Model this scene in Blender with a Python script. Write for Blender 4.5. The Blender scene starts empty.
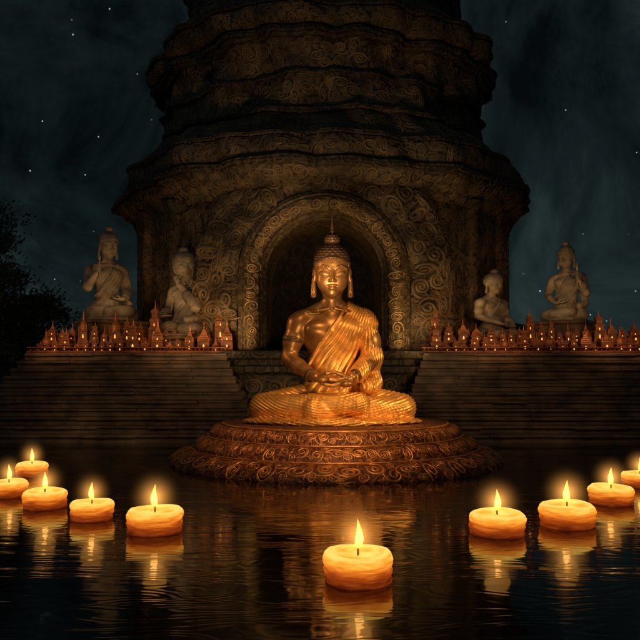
import bpy, math, random
import numpy as np
from mathutils import Vector, Matrix
ZOOM=False
random.seed(7); rng=np.random.default_rng(7)
scene=bpy.context.scene
scene.view_settings.view_transform='Standard'
try: scene.view_settings.look='None'
except Exception: pass
scene.view_settings.exposure=0
COL=scene.collection
def W(px,py,Y): return Vector(((px-320)*Y/700.0, Y, 2+(370-py)*Y/700.0))

# ------------------------------------------------------------------ helpers
def mesh_obj(name, verts, faces, mat=None, parent=None, smooth=True):
    verts=np.nan_to_num(np.asarray(verts,dtype=np.float32))
    me=bpy.data.meshes.new(name)
    if isinstance(faces,np.ndarray):
        n=len(faces); k=faces.shape[1]
        me.vertices.add(len(verts)); me.vertices.foreach_set('co',verts.ravel())
        me.loops.add(n*k); me.loops.foreach_set('vertex_index',faces.astype(np.int32).ravel())
        me.polygons.add(n); me.polygons.foreach_set('loop_start',np.arange(0,n*k,k,dtype=np.int32))
        me.polygons.foreach_set('loop_total',np.full(n,k,dtype=np.int32))
        me.update(calc_edges=True); me.validate()
    else:
        me.from_pydata([tuple(map(float,v)) for v in verts],[],faces); me.update()
    me.polygons.foreach_set('use_smooth',[smooth]*len(me.polygons))
    if mat: me.materials.append(mat)
    ob=bpy.data.objects.new(name,me); COL.objects.link(ob)
    if parent: ob.parent=parent
    return ob
def empty(name,label,cat,loc=(0,0,0),group=None):
    ob=bpy.data.objects.new(name,None); COL.objects.link(ob); ob.location=loc; ob.empty_display_size=.2
    ob["label"]=label; ob["category"]=cat
    if group: ob["group"]=group
    return ob
class MB:
    def __init__(s): s.v=[]; s.f=[]
    def add(s,v,f):
        o=len(s.v); s.v+= [tuple(p) for p in v]; s.f+=[tuple(i+o for i in q) for q in f]
    def box(s,c,d,bev=0.0):
        x,y,z=c; a,b,h=d[0]/2,d[1]/2,d[2]/2
        if bev<=0:
            v=[(x+i*a,y+j*b,z+k*h) for k in(-1,1) for j in(-1,1) for i in(-1,1)]
            s.add(v,[(0,2,3,1),(4,5,7,6),(0,1,5,4),(2,6,7,3),(0,4,6,2),(1,3,7,5)])
        else:
            rings=[(a-bev,b-bev,-h),(a,b,-h+bev),(a,b,h-bev),(a-bev,b-bev,h)]
            v=[];f=[]
            for (p,q,r) in rings: v+=[(x-p,y-q,z+r),(x+p,y-q,z+r),(x+p,y+q,z+r),(x-p,y+q,z+r)]
            for i in range(3):
                for j in range(4): f.append((i*4+j,i*4+(j+1)%4,(i+1)*4+(j+1)%4,(i+1)*4+j))
            f.append((3,2,1,0)); f.append((12,13,14,15)); s.add(v,f)
    def lathe(s,prof,n=24,c=(0,0,0),a0=0,warp=None):
        v=[];f=[];m=len(prof)
        for i in range(n):
            a=a0+2*math.pi*i/n
            for r,z in prof:
                if warp: r=r+float(warp(a,z))
                v.append((c[0]+r*math.cos(a),c[1]+r*math.sin(a),c[2]+z))
        for i in range(n):
            for j in range(m-1): f.append((i*m+j,((i+1)%n)*m+j,((i+1)%n)*m+j+1,i*m+j+1))
        s.add(v,f)
    def obj(s,name,mat,parent=None,smooth=False): return mesh_obj(name,s.v,s.f,mat,parent,smooth)

# ------------------------------------------------------------------ materials
def newmat(name):
    m=bpy.data.materials.new(name); m.use_nodes=True
    nt=m.node_tree; b=nt.nodes['Principled BSDF']; return m,nt,b
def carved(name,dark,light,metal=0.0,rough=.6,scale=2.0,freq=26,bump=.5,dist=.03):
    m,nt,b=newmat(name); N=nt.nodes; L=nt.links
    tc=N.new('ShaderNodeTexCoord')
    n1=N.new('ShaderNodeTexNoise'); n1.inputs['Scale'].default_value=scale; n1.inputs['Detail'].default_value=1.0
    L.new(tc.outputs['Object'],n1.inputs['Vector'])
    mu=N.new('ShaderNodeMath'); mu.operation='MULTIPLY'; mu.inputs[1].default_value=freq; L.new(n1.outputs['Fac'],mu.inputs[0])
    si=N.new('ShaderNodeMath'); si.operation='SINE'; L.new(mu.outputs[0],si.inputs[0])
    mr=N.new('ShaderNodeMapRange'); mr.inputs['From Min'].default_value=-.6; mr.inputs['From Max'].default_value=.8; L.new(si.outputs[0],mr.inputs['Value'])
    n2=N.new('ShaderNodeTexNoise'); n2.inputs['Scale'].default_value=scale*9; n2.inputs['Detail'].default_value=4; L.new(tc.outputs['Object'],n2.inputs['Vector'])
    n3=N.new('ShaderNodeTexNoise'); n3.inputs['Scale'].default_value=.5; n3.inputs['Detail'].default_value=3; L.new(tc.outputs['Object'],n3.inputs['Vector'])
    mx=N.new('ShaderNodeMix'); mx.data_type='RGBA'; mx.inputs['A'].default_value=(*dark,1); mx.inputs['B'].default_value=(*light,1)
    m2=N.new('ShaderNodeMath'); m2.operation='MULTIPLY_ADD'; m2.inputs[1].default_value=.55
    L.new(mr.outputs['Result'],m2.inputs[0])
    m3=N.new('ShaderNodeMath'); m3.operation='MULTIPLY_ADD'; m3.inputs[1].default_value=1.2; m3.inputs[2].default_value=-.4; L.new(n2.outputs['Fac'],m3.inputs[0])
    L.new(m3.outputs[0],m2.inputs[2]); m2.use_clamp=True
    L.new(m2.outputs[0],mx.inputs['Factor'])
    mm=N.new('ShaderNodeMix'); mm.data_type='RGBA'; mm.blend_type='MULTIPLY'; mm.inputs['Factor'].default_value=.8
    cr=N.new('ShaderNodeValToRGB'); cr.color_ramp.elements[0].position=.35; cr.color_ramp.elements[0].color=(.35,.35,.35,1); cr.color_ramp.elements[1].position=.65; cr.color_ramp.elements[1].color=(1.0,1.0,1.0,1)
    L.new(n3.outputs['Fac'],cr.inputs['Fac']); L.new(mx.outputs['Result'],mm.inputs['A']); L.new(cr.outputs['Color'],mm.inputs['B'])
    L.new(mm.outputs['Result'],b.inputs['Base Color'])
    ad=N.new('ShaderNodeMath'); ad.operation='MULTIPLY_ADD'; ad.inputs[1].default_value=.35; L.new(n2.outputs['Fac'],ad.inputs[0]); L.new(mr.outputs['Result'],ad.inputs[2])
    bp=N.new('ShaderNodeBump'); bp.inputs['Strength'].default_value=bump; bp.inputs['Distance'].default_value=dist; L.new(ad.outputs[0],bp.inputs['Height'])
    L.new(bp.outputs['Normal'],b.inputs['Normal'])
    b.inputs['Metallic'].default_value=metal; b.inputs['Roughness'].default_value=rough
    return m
def plain(name,col,metal=0,rough=.6,nscale=6,var=.4,bump=.2,dist=.02,emit=None,estr=0):
    m,nt,b=newmat(name); N=nt.nodes; L=nt.links
    tc=N.new('ShaderNodeTexCoord'); n=N.new('ShaderNodeTexNoise'); n.inputs['Scale'].default_value=nscale; n.inputs['Detail'].default_value=4
    L.new(tc.outputs['Object'],n.inputs['Vector'])
    cr=N.new('ShaderNodeValToRGB'); e=cr.color_ramp.elements
    e[0].position=.3; e[0].color=(*[c*(1-var) for c in col],1); e[1].position=.7; e[1].color=(*[min(1,c*(1+var)) for c in col],1)
    L.new(n.outputs['Fac'],cr.inputs['Fac']); L.new(cr.outputs['Color'],b.inputs['Base Color'])
    bp=N.new('ShaderNodeBump'); bp.inputs['Strength'].default_value=bump; bp.inputs['Distance'].default_value=dist
    L.new(n.outputs['Fac'],bp.inputs['Height']); L.new(bp.outputs['Normal'],b.inputs['Normal'])
    b.inputs['Metallic'].default_value=metal; b.inputs['Roughness'].default_value=rough
    if emit: b.inputs['Emission Color'].default_value=(*emit,1); b.inputs['Emission Strength'].default_value=estr
    return m
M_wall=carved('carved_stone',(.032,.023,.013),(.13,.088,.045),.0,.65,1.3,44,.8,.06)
M_relief=plain('relief_stone',(.14,.090,.044),.1,.55,1.2,.75,.3,.02)
M_arch=carved('arch_stone',(.05,.034,.015),(.22,.14,.06),.1,.5,3,24,.5,.03)
M_arelief=plain('arch_relief',(.36,.22,.085),.3,.42,4,.5,.3,.02)
M_ped=carved('pedestal_bronze',(.085,.024,.009),(.42,.14,.042),.3,.42,4,30,.8,.03)
M_prelief=plain('pedestal_relief',(.74,.27,.065),.45,.38,5,.5,.2,.012)
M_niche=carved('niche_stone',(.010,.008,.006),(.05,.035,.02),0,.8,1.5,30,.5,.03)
M_step=plain('step_stone',(.15,.095,.058),0,.6,2.2,.6,.5,.03)
M_body=plain('bronze_skin',(.36,.17,.050),.58,.37,5,.25,.12,.01)
M_hair=plain('bronze_hair',(.11,.055,.024),.4,.45,8,.3,.2,.01)
M_robe=plain('gilded_robe',(.76,.36,.080),.55,.38,6,.25,.15,.01)
M_monk=plain('weathered_stone_skin',(.28,.23,.165),0,.65,4,.45,.4,.02)
M_mrobe=plain('weathered_stone_robe',(.22,.185,.14),0,.7,3,.5,.5,.025)
M_mini=plain('red_terracotta',(.22,.068,.028),0,.55,4,.6,.3,.02)
M_minig=plain('gilded_spire',(.36,.13,.042),.3,.45,4,.6,.2,.01)
M_lit=plain('lamp_glow',(.8,.4,.1),0,.5,6,.2,0,.01,(1,.40,.08),1.3)
M_wick=plain('wick',(.03,.02,.015),0,.9)
M_bark=plain('bark',(.05,.055,.05),0,.9)
M_leaf=plain('leaf',(.08,.115,.105),0,.8,2,.6)  # lighter teal paints distance haze into the leaf colour
M_ground=plain('ground',(.05,.045,.035),0,.9,.8,.5,.5,.1)
M_hill=plain('hill',(.04,.05,.045),0,.9,.1,.5)

# wax: flame light shining through it is painted as an emission gradient
M_wax,nt,b=newmat('wax_painted_glow'); N=nt.nodes;L=nt.links
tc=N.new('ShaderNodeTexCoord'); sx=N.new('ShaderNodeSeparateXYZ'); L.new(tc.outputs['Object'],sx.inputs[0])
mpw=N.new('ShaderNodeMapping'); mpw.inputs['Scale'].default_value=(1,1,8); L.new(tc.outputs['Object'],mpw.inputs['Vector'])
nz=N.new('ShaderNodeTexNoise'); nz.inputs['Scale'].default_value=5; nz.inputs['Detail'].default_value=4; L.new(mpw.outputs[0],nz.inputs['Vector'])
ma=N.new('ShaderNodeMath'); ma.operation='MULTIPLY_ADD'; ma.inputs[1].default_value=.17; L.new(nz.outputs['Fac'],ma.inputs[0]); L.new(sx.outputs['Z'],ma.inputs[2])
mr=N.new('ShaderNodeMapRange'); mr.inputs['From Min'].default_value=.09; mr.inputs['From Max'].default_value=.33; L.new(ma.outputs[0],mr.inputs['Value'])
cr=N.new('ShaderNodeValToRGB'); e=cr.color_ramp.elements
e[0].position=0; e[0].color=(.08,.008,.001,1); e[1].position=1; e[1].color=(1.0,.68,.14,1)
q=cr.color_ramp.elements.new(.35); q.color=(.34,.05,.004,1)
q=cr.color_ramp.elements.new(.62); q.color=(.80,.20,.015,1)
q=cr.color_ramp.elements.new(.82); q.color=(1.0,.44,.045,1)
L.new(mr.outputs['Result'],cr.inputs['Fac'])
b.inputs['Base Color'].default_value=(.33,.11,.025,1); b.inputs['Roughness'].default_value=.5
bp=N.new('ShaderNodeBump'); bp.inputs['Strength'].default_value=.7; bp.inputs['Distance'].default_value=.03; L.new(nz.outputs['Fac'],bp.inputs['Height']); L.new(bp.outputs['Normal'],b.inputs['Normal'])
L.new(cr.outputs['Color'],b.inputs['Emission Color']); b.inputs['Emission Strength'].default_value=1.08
# flame
M_flame,nt,b=newmat('flame'); N=nt.nodes;L=nt.links
tc=N.new('ShaderNodeTexCoord'); sx=N.new('ShaderNodeSeparateXYZ'); L.new(tc.outputs['Object'],sx.inputs[0])
mr=N.new('ShaderNodeMapRange'); mr.inputs['From Min'].default_value=0; mr.inputs['From Max'].default_value=.26; L.new(sx.outputs['Z'],mr.inputs['Value'])
cr=N.new('ShaderNodeValToRGB'); e=cr.color_ramp.elements; e[0].color=(1,.24,.02,1); e[1].color=(1,.30,.035,1); q=e.new(.38); q.color=(1,.52,.13,1)
L.new(mr.outputs['Result'],cr.inputs['Fac']); L.new(cr.outputs['Color'],b.inputs['Emission Color']); b.inputs['Emission Strength'].default_value=2.7
b.inputs['Base Color'].default_value=(.1,.05,.01,1)
# added emissive halo imitating bloom around each flame
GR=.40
M_glow=bpy.data.materials.new('flame_bloom_halo'); M_glow.use_nodes=True; nt=M_glow.node_tree; N=nt.nodes;L=nt.links
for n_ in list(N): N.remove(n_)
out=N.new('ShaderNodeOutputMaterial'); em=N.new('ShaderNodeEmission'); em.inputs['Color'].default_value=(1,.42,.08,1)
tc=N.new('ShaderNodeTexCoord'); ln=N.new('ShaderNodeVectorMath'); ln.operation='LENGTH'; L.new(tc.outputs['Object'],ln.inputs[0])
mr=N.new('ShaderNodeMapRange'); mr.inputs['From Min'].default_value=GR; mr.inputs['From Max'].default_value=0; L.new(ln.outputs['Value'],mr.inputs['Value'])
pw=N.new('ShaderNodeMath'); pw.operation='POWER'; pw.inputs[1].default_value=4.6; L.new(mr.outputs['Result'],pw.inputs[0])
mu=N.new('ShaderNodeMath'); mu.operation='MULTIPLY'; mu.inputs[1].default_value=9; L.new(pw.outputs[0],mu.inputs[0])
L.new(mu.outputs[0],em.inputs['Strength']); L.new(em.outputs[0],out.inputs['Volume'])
# water
M_water,nt,b=newmat('water'); N=nt.nodes;L=nt.links
tc=N.new('ShaderNodeTexCoord'); mp=N.new('ShaderNodeMapping'); mp.inputs['Scale'].default_value=(.42,1.7,1); L.new(tc.outputs['Object'],mp.inputs['Vector'])
n1=N.new('ShaderNodeTexNoise'); n1.inputs['Scale'].default_value=1.0; n1.inputs['Detail'].default_value=2; n1.inputs['Distortion'].default_value=.6; L.new(mp.outputs[0],n1.inputs['Vector'])
mu=N.new('ShaderNodeMath'); mu.operation='MULTIPLY'; mu.inputs[1].default_value=95; L.new(n1.outputs['Fac'],mu.inputs[0])
si=N.new('ShaderNodeMath'); si.operation='SINE'; L.new(mu.outputs[0],si.inputs[0])
n2=N.new('ShaderNodeTexNoise'); n2.inputs['Scale'].default_value=4; n2.inputs['Detail'].default_value=2; L.new(mp.outputs[0],n2.inputs['Vector'])
ad=N.new('ShaderNodeMath'); ad.operation='MULTIPLY_ADD'; ad.inputs[1].default_value=1.2; L.new(n2.outputs['Fac'],ad.inputs[0]); L.new(si.outputs[0],ad.inputs[2])
bp=N.new('ShaderNodeBump'); bp.inputs['Strength'].default_value=.5; bp.inputs['Distance'].default_value=.0008; L.new(ad.outputs[0],bp.inputs['Height'])
L.new(bp.outputs['Normal'],b.inputs['Normal'])
b.inputs['Base Color'].default_value=(.014,.010,.006,1); b.inputs['Roughness'].default_value=.06; b.inputs['IOR'].default_value=2.6

# ------------------------------------------------------------------ scroll relief
def pack(Wd,H,rmax,rmin,tries,mask=None,seed=1,gap=.93):
    r_=np.random.default_rng(seed)
    sizes=np.linspace(1,0,tries)**1.6*(rmax-rmin)+rmin
    arr=np.zeros((tries,3)); n=0
    U=r_.random(tries)*Wd; V=r_.random(tries)
    for i in range(tries):
        r=sizes[i]
        if 2*r>H: continue
        u=U[i]; v=r+V[i]*(H-2*r)
        if u<r or u>Wd-r: continue
        if mask is not None and not mask(u,v,r): continue
        if n:
            du=arr[:n,0]-u; dv=arr[:n,1]-v
            if (du*du+dv*dv<((arr[:n,2]+r)*gap)**2).any(): continue
        arr[n]=(u,v,r); n+=1
    return arr[:n]
def scroll_relief(name,circ,mapf,mat,parent,turns=2.3,npt=34,wf=.085,seed=3,stv=.36,flare=.3,zf=.62):
    r_=np.random.default_rng(seed); S=len(circ)
    if S==0: return
    npt=int(npt*1.15)
    s=np.linspace(0,1,npt)[None,:]
    sg=np.where(r_.random(S)<.5,-1,1)[:,None]; a0=r_.random(S)[:,None]*6.283
    T=(turns+ (r_.random(S)[:,None]-.4)*1.2)*6.283
    th=a0+sg*T*s
    R=circ[:,2][:,None]
    rr=R*(.97-.85*s**.85)
    fl=np.clip((.16-s)/.16,0,1); rr=rr*(1+flare*fl)
    st=(1-stv/2+stv*r_.random(S))[:,None]
    u=circ[:,0][:,None]+rr*np.cos(th)*st; v=circ[:,1][:,None]+rr*np.sin(th)/st
    w=R*wf*(1.15-.45*s)*np.clip(s/.10+.1,0,1)*np.ones_like(rr)
    w=w*(1+1.0*np.clip((s-.93)/.07,0,1))
    P,Nn=mapf(u,v)
    t=np.gradient(P,axis=1); t/=np.linalg.norm(t,axis=2,keepdims=True)+1e-9
    sd=np.cross(t,Nn); sd/=np.linalg.norm(sd,axis=2,keepdims=True)+1e-9
    angs=np.linspace(0,math.pi,5); K=5
    V=np.stack([P+sd*(math.cos(a)*w)[...,None]+Nn*((math.sin(a)*w*zf)[...,None]-.004) for a in angs],axis=2)
    idx=np.arange(S*npt*K).reshape(S,npt,K)
    F=np.stack([idx[:,:-1,:-1],idx[:,:-1,1:],idx[:,1:,1:],idx[:,1:,:-1]],axis=-1).reshape(-1,4)
    return mesh_obj(name,V.reshape(-1,3),F,mat,parent,True)
def lathe_map(prof,cx,cy,ang0,uref,warp=None):
    pr=np.array(prof); d=np.hypot(*(pr[1:]-pr[:-1]).T); s=np.concatenate([[0],np.cumsum(d)])
    tn=(pr[1:]-pr[:-1])/d[:,None]; nn=np.stack([tn[:,1],-tn[:,0]],1)
    smid=(s[1:]+s[:-1])/2
    def f(u,v):
        r=np.interp(v,s,pr[:,0]); z=np.interp(v,s,pr[:,1])
        nr=np.interp(v,smid,nn[:,0]); nzz=np.interp(v,smid,nn[:,1]); l=np.hypot(nr,nzz)+1e-9; nr/=l; nzz/=l
        a=ang0+u/uref
        if warp: r=r+warp(a,z)
        P=np.stack([cx+r*np.cos(a),cy+r*np.sin(a),z],-1); Nn=np.stack([nr*np.cos(a),nr*np.sin(a),nzz],-1)
        return P,Nn
    return f,s[-1]

# ------------------------------------------------------------------ SDF volumes + surface nets
class Vol:
    def __init__(s,xs,ys,zs):
        s.c=(xs.astype(np.float32),ys.astype(np.float32),zs.astype(np.float32)); s.v=np.full((len(xs),len(ys),len(zs)),12.0,np.float32)
    def win(s,lo,hi):
        sl=[]
        for a in range(3):
            i=max(0,np.searchsorted(s.c[a],lo[a])-1); j=min(len(s.c[a]),np.searchsorted(s.c[a],hi[a])+1); sl.append(slice(i,max(j,i+1)))
        X=s.c[0][sl[0]][:,None,None]; Y=s.c[1][sl[1]][None,:,None]; Z=s.c[2][sl[2]][None,None,:]
        return tuple(sl),X,Y,Z
    def _op(s,sl,d,k,sub):
        a=s.v[sl]
        if sub:
            d=-d; h=np.clip(.5+.5*(d-a)/k,0,1); s.v[sl]=a*(1-h)+d*h+k*h*(1-h)
        else:
            h=np.clip(.5+.5*(a-d)/k,0,1); s.v[sl]=a*(1-h)+d*h-k*h*(1-h)
    def ell(s,c,r,k=2,sub=False):
        m=max(k,3)*1.5+2
        sl,X,Y,Z=s.win([c[i]-r[i]-m for i in range(3)],[c[i]+r[i]+m for i in range(3)])
        x=(X-c[0]);y=(Y-c[1]);z=(Z-c[2])
        k0=np.sqrt((x/r[0])**2+(y/r[1])**2+(z/r[2])**2); k1=np.sqrt((x/r[0]**2)**2+(y/r[1]**2)**2+(z/r[2]**2)**2)+1e-6
        s._op(sl,k0*(k0-1)/k1,k,sub)
    def cap(s,a,b,ra,rb,k=2,sub=False):
        m=max(k,3)*1.5+2+max(ra,rb)
        sl,X,Y,Z=s.win([min(a[i],b[i])-m for i in range(3)],[max(a[i],b[i])+m for i in range(3)])
        ba=[b[i]-a[i] for i in range(3)]; L2=sum(q*q for q in ba)+1e-9
        px,py,pz=X-a[0],Y-a[1],Z-a[2]
        t=np.clip((px*ba[0]+py*ba[1]+pz*ba[2])/L2,0,1)
        d=np.sqrt((px-t*ba[0])**2+(py-t*ba[1])**2+(pz-t*ba[2])**2)-(ra+(rb-ra)*t)
        s._op(sl,d,k,sub)
    def chain(s,pts,rs,k=2,sub=False):
        for i in range(len(pts)-1): s.cap(pts[i],pts[i+1],rs[i],rs[i+1],k,sub)
    def full(s): return s.c[0][:,None,None],s.c[1][None,:,None],s.c[2][None,None,:]
    def mesh(s,name,mat,parent,scale):
        v=s.v; ins=v<0
        c=[ins[i:ins.shape[0]-1+i,j:ins.shape[1]-1+j,k:ins.shape[2]-1+k] for i in(0,1) for j in(0,1) for k in(0,1)]
        sm=sum(q.astype(np.int8) for q in c); act=(sm>0)&(sm<8)
        I,J,Kk=np.nonzero(act); n=len(I)
        cv=np.stack([v[I+i,J+j,Kk+k] for i in(0,1) for j in(0,1) for k in(0,1)],1)
        cor=np.array([(i,j,k) for i in(0,1) for j in(0,1) for k in(0,1)],float)
        acc=np.zeros((n,3)); cnt=np.zeros(n)
        for a in range(8):
            for b_ in range(a+1,8):
                if np.abs(cor[a]-cor[b_]).sum()!=1: continue
                m=(cv[:,a]<0)!=(cv[:,b_]<0); t=cv[:,a]/(cv[:,a]-cv[:,b_]+1e-12)
                p=cor[a]+(cor[b_]-cor[a])*t[:,None]; acc[m]+=p[m]; cnt[m]+=1
        p=acc/cnt[:,None]+np.stack([I,J,Kk],1)
        P=np.stack([np.interp(p[:,a],np.arange(len(s.c[a])),s.c[a]) for a in range(3)],1)*scale
        ids=np.full(act.shape,-1,np.int64); ids[I,J,Kk]=np.arange(n)
        F=[]
        for ax in range(3):
            sh=[slice(1,-1)]*3; sh[ax]=slice(0,-1); s0=tuple(sh); sh2=list(sh); sh2[ax]=slice(1,None); s1=tuple(sh2)
            A=ins[s0];B=ins[s1]; e_=A!=B; ii=np.stack(np.nonzero(e_),1)
            off=[1,1,1]; off[ax]=0; g=ii+np.array(off)
            b1=(ax+1)%3; b2=(ax+2)%3
            def cell(d1,d2):
                q=g.copy(); q[:,b1]+=d1; q[:,b2]+=d2; return ids[q[:,0],q[:,1],q[:,2]]
            Q=np.stack([cell(-1,-1),cell(0,-1),cell(0,0),cell(-1,0)],1)
            fl=~A[e_]; Q[fl]=Q[fl][:,::-1]; F.append(Q)
        F=np.concatenate(F); F=F[(F>=0).all(1)]
        return mesh_obj(name,P,F,mat,parent,True)

def axis(lo,hi,st,flo=None,fhi=None,fst=None):
    out=[lo]
    while out[-1]<hi:
        x=out[-1]; out.append(x+(fst if (flo is not None and flo<=x<fhi) else st))
    return np.array(out)

def figure(root,pose,scale,st,fst,mats,flip=1,hair_style='spire',hi=True,kx=67,pleat=1.0):
    Mb,Mr,Mh=mats; kf=kx/67
    xs=axis(-94,94,st,-24,24,fst) ; ys=axis(-76,34,st*.9,-28,-8,fst*1.0) if hi else axis(-76,34,st); zs=axis(-3,203,st,120,172,fst)
    def T(p): # head nod
        a=math.radians(9); y,z=p[1],p[2]-128
        return (p[0],y*math.cos(a)-z*math.sin(a)-1.0,128+y*math.sin(a)+z*math.cos(a))
    B=Vol(xs,ys,zs)
    e=lambda c,r,k=2,sub=False:B.ell(T(c),r,k,sub)
    # torso
    B.ell((0,0,86),(30,17.5,25),8); B.ell((0,-1,56),(21,15.5,28),8); B.ell((0,1,28),(29,23,20),8)
    for s in(-1,1):
        B.ell((s*32.5,0,97),(11.2,11.5,12),6); B.cap((s*6,1,116),(s*27,1,103),6.5,8,7)
        B.ell((s*13.5,-12,91),(12.5,7,8.5),3.5)
        B.cap((s*18,2,20),(s*(kx-1),-22,13),15,9,6); B.cap((s*(kx-1),-25,12),(-s*14,-47,14),8.5,7,5)
    B.ell((0,-12.5,45),(10,7,12),6)
    B.cap((0,1,104),T((0,-1,134)),9.8,9.0,5)
    for s in(-1,1): B.chain([(s*3,-10,112),(s*14,-10,109.5),(s*26,-5,109)],[1.2,1.3,1.0],2.5)
    # head
    e((0,0,156),(17.2,19.5,20),3); e((0,-4.8,143.5),(15.2,14.4,18.4),6)
    for s in(-1,1):
        e((s*7.8,-10.8,139.5),(6,6.2,7),5)
        e((s*7.4,-21.2,149.6),(5.6,2.5,2.6),2.6,True)
        e((s*7.2,-14.9,147.6),(5.2,3.7,3.2),1.2)
        B.chain([T((s*2.6,-18.4,146.6)),T((s*5.0,-19.3,145.2)),T((s*9.0,-18.4,145.1)),T((s*12.2,-15.4,146.8))],[.35,.85,.85,.35],.35,True)
        B.chain([T((s*2.9,-19.2,151.6)),T((s*5.2,-19.3,154.2)),T((s*9.0,-18.0,155.2)),T((s*13.0,-14.6,153.2)),T((s*15.2,-11.8,150.6))],[.4,.75,.8,.6,.3],.8)
        e((s*2.3,-20.2,140.9),(1.6,1.9,1.4),1.0)
        e((s*17.3,0,147),(2.4,4.6,7.5),1.2); B.cap(T((s*18.2,-1.5,142)),T((s*18.4,-3,126)),2.0,3.0,1.5)
        e((s*19.4,-2.5,146.5),(1.0,2.2,4.2),.6,True)
        e((s*18.4,-5.5,127),(.9,1.5,2.2),.4,True)
    B.cap(T((0,-18.0,152.5)),T((0,-22.0,141.8)),1.2,1.9,1.8)
    e((0,-18.7,136.3),(4.6,1.9,1.1),.8); e((0,-18.4,133.8),(3.9,2.1,1.4),.8)
    B.chain([T((-5.6,-17.0,136.4)),T((0,-20.6,135.0)),T((5.6,-17.0,136.4))],[.35,.7,.35],.35,True)
    e((0,-14.2,128.8),(5.5,4.0,3.8),4); e((0,-19.2,157.5),(1.0,.9,1.0),.3)
    # arms
    for s in(-1,1):
        sh=(s*34.5,0,97)
        if pose=='raise' and s==-flip:
            el=(s*46,-14,64); wr=(s*38,-36,88); B.chain([sh,el],[11,9],5); B.chain([el,wr],[8.8,5.6],3)
            B.ell((s*37,-39,95),(4.5,5,6.5),2)
            for i in range(4): 
                z=99-i*2.9; B.chain([(s*40,-41,z),(s*37,-46,z),(s*33.5,-43.5,z-.3)],[1.7,1.6,1.4],.7)
            B.chain([(s*34,-36,93),(s*32.5,-41,98),(s*34.5,-44,101)],[2,1.7,1.5],.8)
        elif pose=='chin' and s==flip:
            el=(s*40,-16,58); wr=(s*20,-30,104); B.chain([sh,el],[11,9],5); B.chain([el,wr],[8.6,5.2],3)
            B.ell((s*17,-31,111),(4.2,4.5,6.5),2)
            for i in range(4):
                B.chain([(s*(19-i*2.6),-33,115),(s*(17-i*2.6),-32,121),(s*(15.5-i*2.4),-29,124-i*.6)],[1.7,1.6,1.3],.6)
            B.chain([(s*14,-30,108),(s*9.5,-30,113),(s*8.5,-28,117)],[2,1.7,1.4],.8)
        else:
            el=(s*42.5,-3,63); wr=(s*17+1,-39,44); mid=(s*39,-2,80)
            B.chain([sh,mid,el],[10.0,9.1,7.5],4); B.chain([el,(s*33,-18,55),wr],[7.7,7.3,4.7],3)
    if pose in('raise','chin'):
        s=flip if pose=='raise' else -flip; B.ell((s*9,-43,42),(8,6,4),2)
        for i in range(4): B.chain([(s*6,-47+i*3.2,42),(-s*2,-47.5+i*3.2,41.5+(i%2)*.5),(-s*8,-46.5+i*3,43)],[2,1.9,1.5],.6)
        B.chain([(s*9,-40,45),(s*3,-43,47.5),(-s*2,-44,47.5)],[2.2,1.8,1.5],.8)
    else:
        B.ell((12,-44,38.5),(8,7,3.6),2); B.ell((-9,-45,42),(8,7,3.4),2)
        for i,(ln,dz) in enumerate([(11,0),(13.5,.5),(13,1.0),(10,1.4)]):
            y=-52+i*3.9
            B.chain([(5,y+.4,38.2+dz*.3),(5-ln*.55,y,36.6+dz*.3),(5-ln*1.15,y+.3,37.8+dz)],[2.1,2.0,1.6],.45)
            B.chain([(-3,y,42.4+dz*.3),(-3+ln*.6,y-.3,41.6+dz*.3),(-3+ln*1.2,y+.2,43.2+dz)],[2.1,2.0,1.6],.45)
        B.chain([(-11,-42,44.5),(-6,-46,48.0),(.2,-47,49.4)],[2.5,2.1,1.6],.8)
        B.chain([(14,-42,42.5),(8,-46,47.0),(2,-47,49.2)],[2.5,2.1,1.6],.8)
    X,Y,Z=B.full(); B.v=np.maximum(B.v,-(Z-0.3)+0*X+0*Y)
    B.mesh('body',Mb,root,scale)
    # ---- robe
    def fold(ph,A,sharp=1.0):
        s_=np.sin(ph); return A*(1-np.abs(s_)**sharp*2)
    R1=Vol(xs,ys,zs)
    g=1.8
    R1.ell((0,0,86),(30+g,17.5+g,25+g),8); R1.ell((0,-1,56),(21+g,15.5+g,28+g),8); R1.ell((0,1,28),(29+g,23+g,20+g),8)
    R1.ell((32.5,0,97),(11.2+g,11.5+g,12+g),6); R1.cap((8,1,115),(27,1,103),6.5+g,8+g,7)
    for s in (-1,1): R1.ell((s*13.5,-12,91),(12.5+g,7+g,8.5+g),5)
    R1.ell((0,-12.5,45),(10+g,7+g,12+g),6)
    X,Y,Z=R1.full()
    fan=np.arctan2(X-44,140-Z)   # pleats fan from the covered shoulder
    ph=fan*50*pleat+1.3*np.sin(Z*.06+Y*.03)+.5*np.sin(Z*.13+X*.07)
    am=.75+.2*np.sin(Z*.09+X*.12)
    R1.v=R1.v+fold(ph,1.0,.75)*am
    pl=X*.83-(Z-80)*.56+9
    cut=-(pl)
    low=(Z-46+ .15*X)
    cut=np.minimum(cut,low)
    ctop=np.sqrt((X*.9)**2+(Y+2)**2)
    cut=np.maximum(cut, np.minimum(14.5-ctop, Z-100))
    R1.v=np.maximum(R1.v,cut)
    hem=np.array([(-29,-8,48),(-22,-15.5,57),(-12,-18.8,74),(-1,-20.2,89),(8,-16,103),(13,-7,113.5)],float)
    R1.chain([tuple(p) for p in hem],[1.3,1.5,1.6,1.6,1.5,1.3],1.0)
    A=Vol(xs,ys,zs)
    A.chain([(33.5,0,97),(40,-2,64)],[11.2,9.2],6)
    if pose=='raise' and flip==-1:
        A.chain([(41,-2,64),(43,-26,80)],[11,9],5)
    elif pose=='chin' and flip==1:
        A.chain([(39,-14,60),(29,-24,84)],[11,9],5)
    else: A.chain([(40,-2,64),(22,-33,46)],[9.8,7.2],5)
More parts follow.
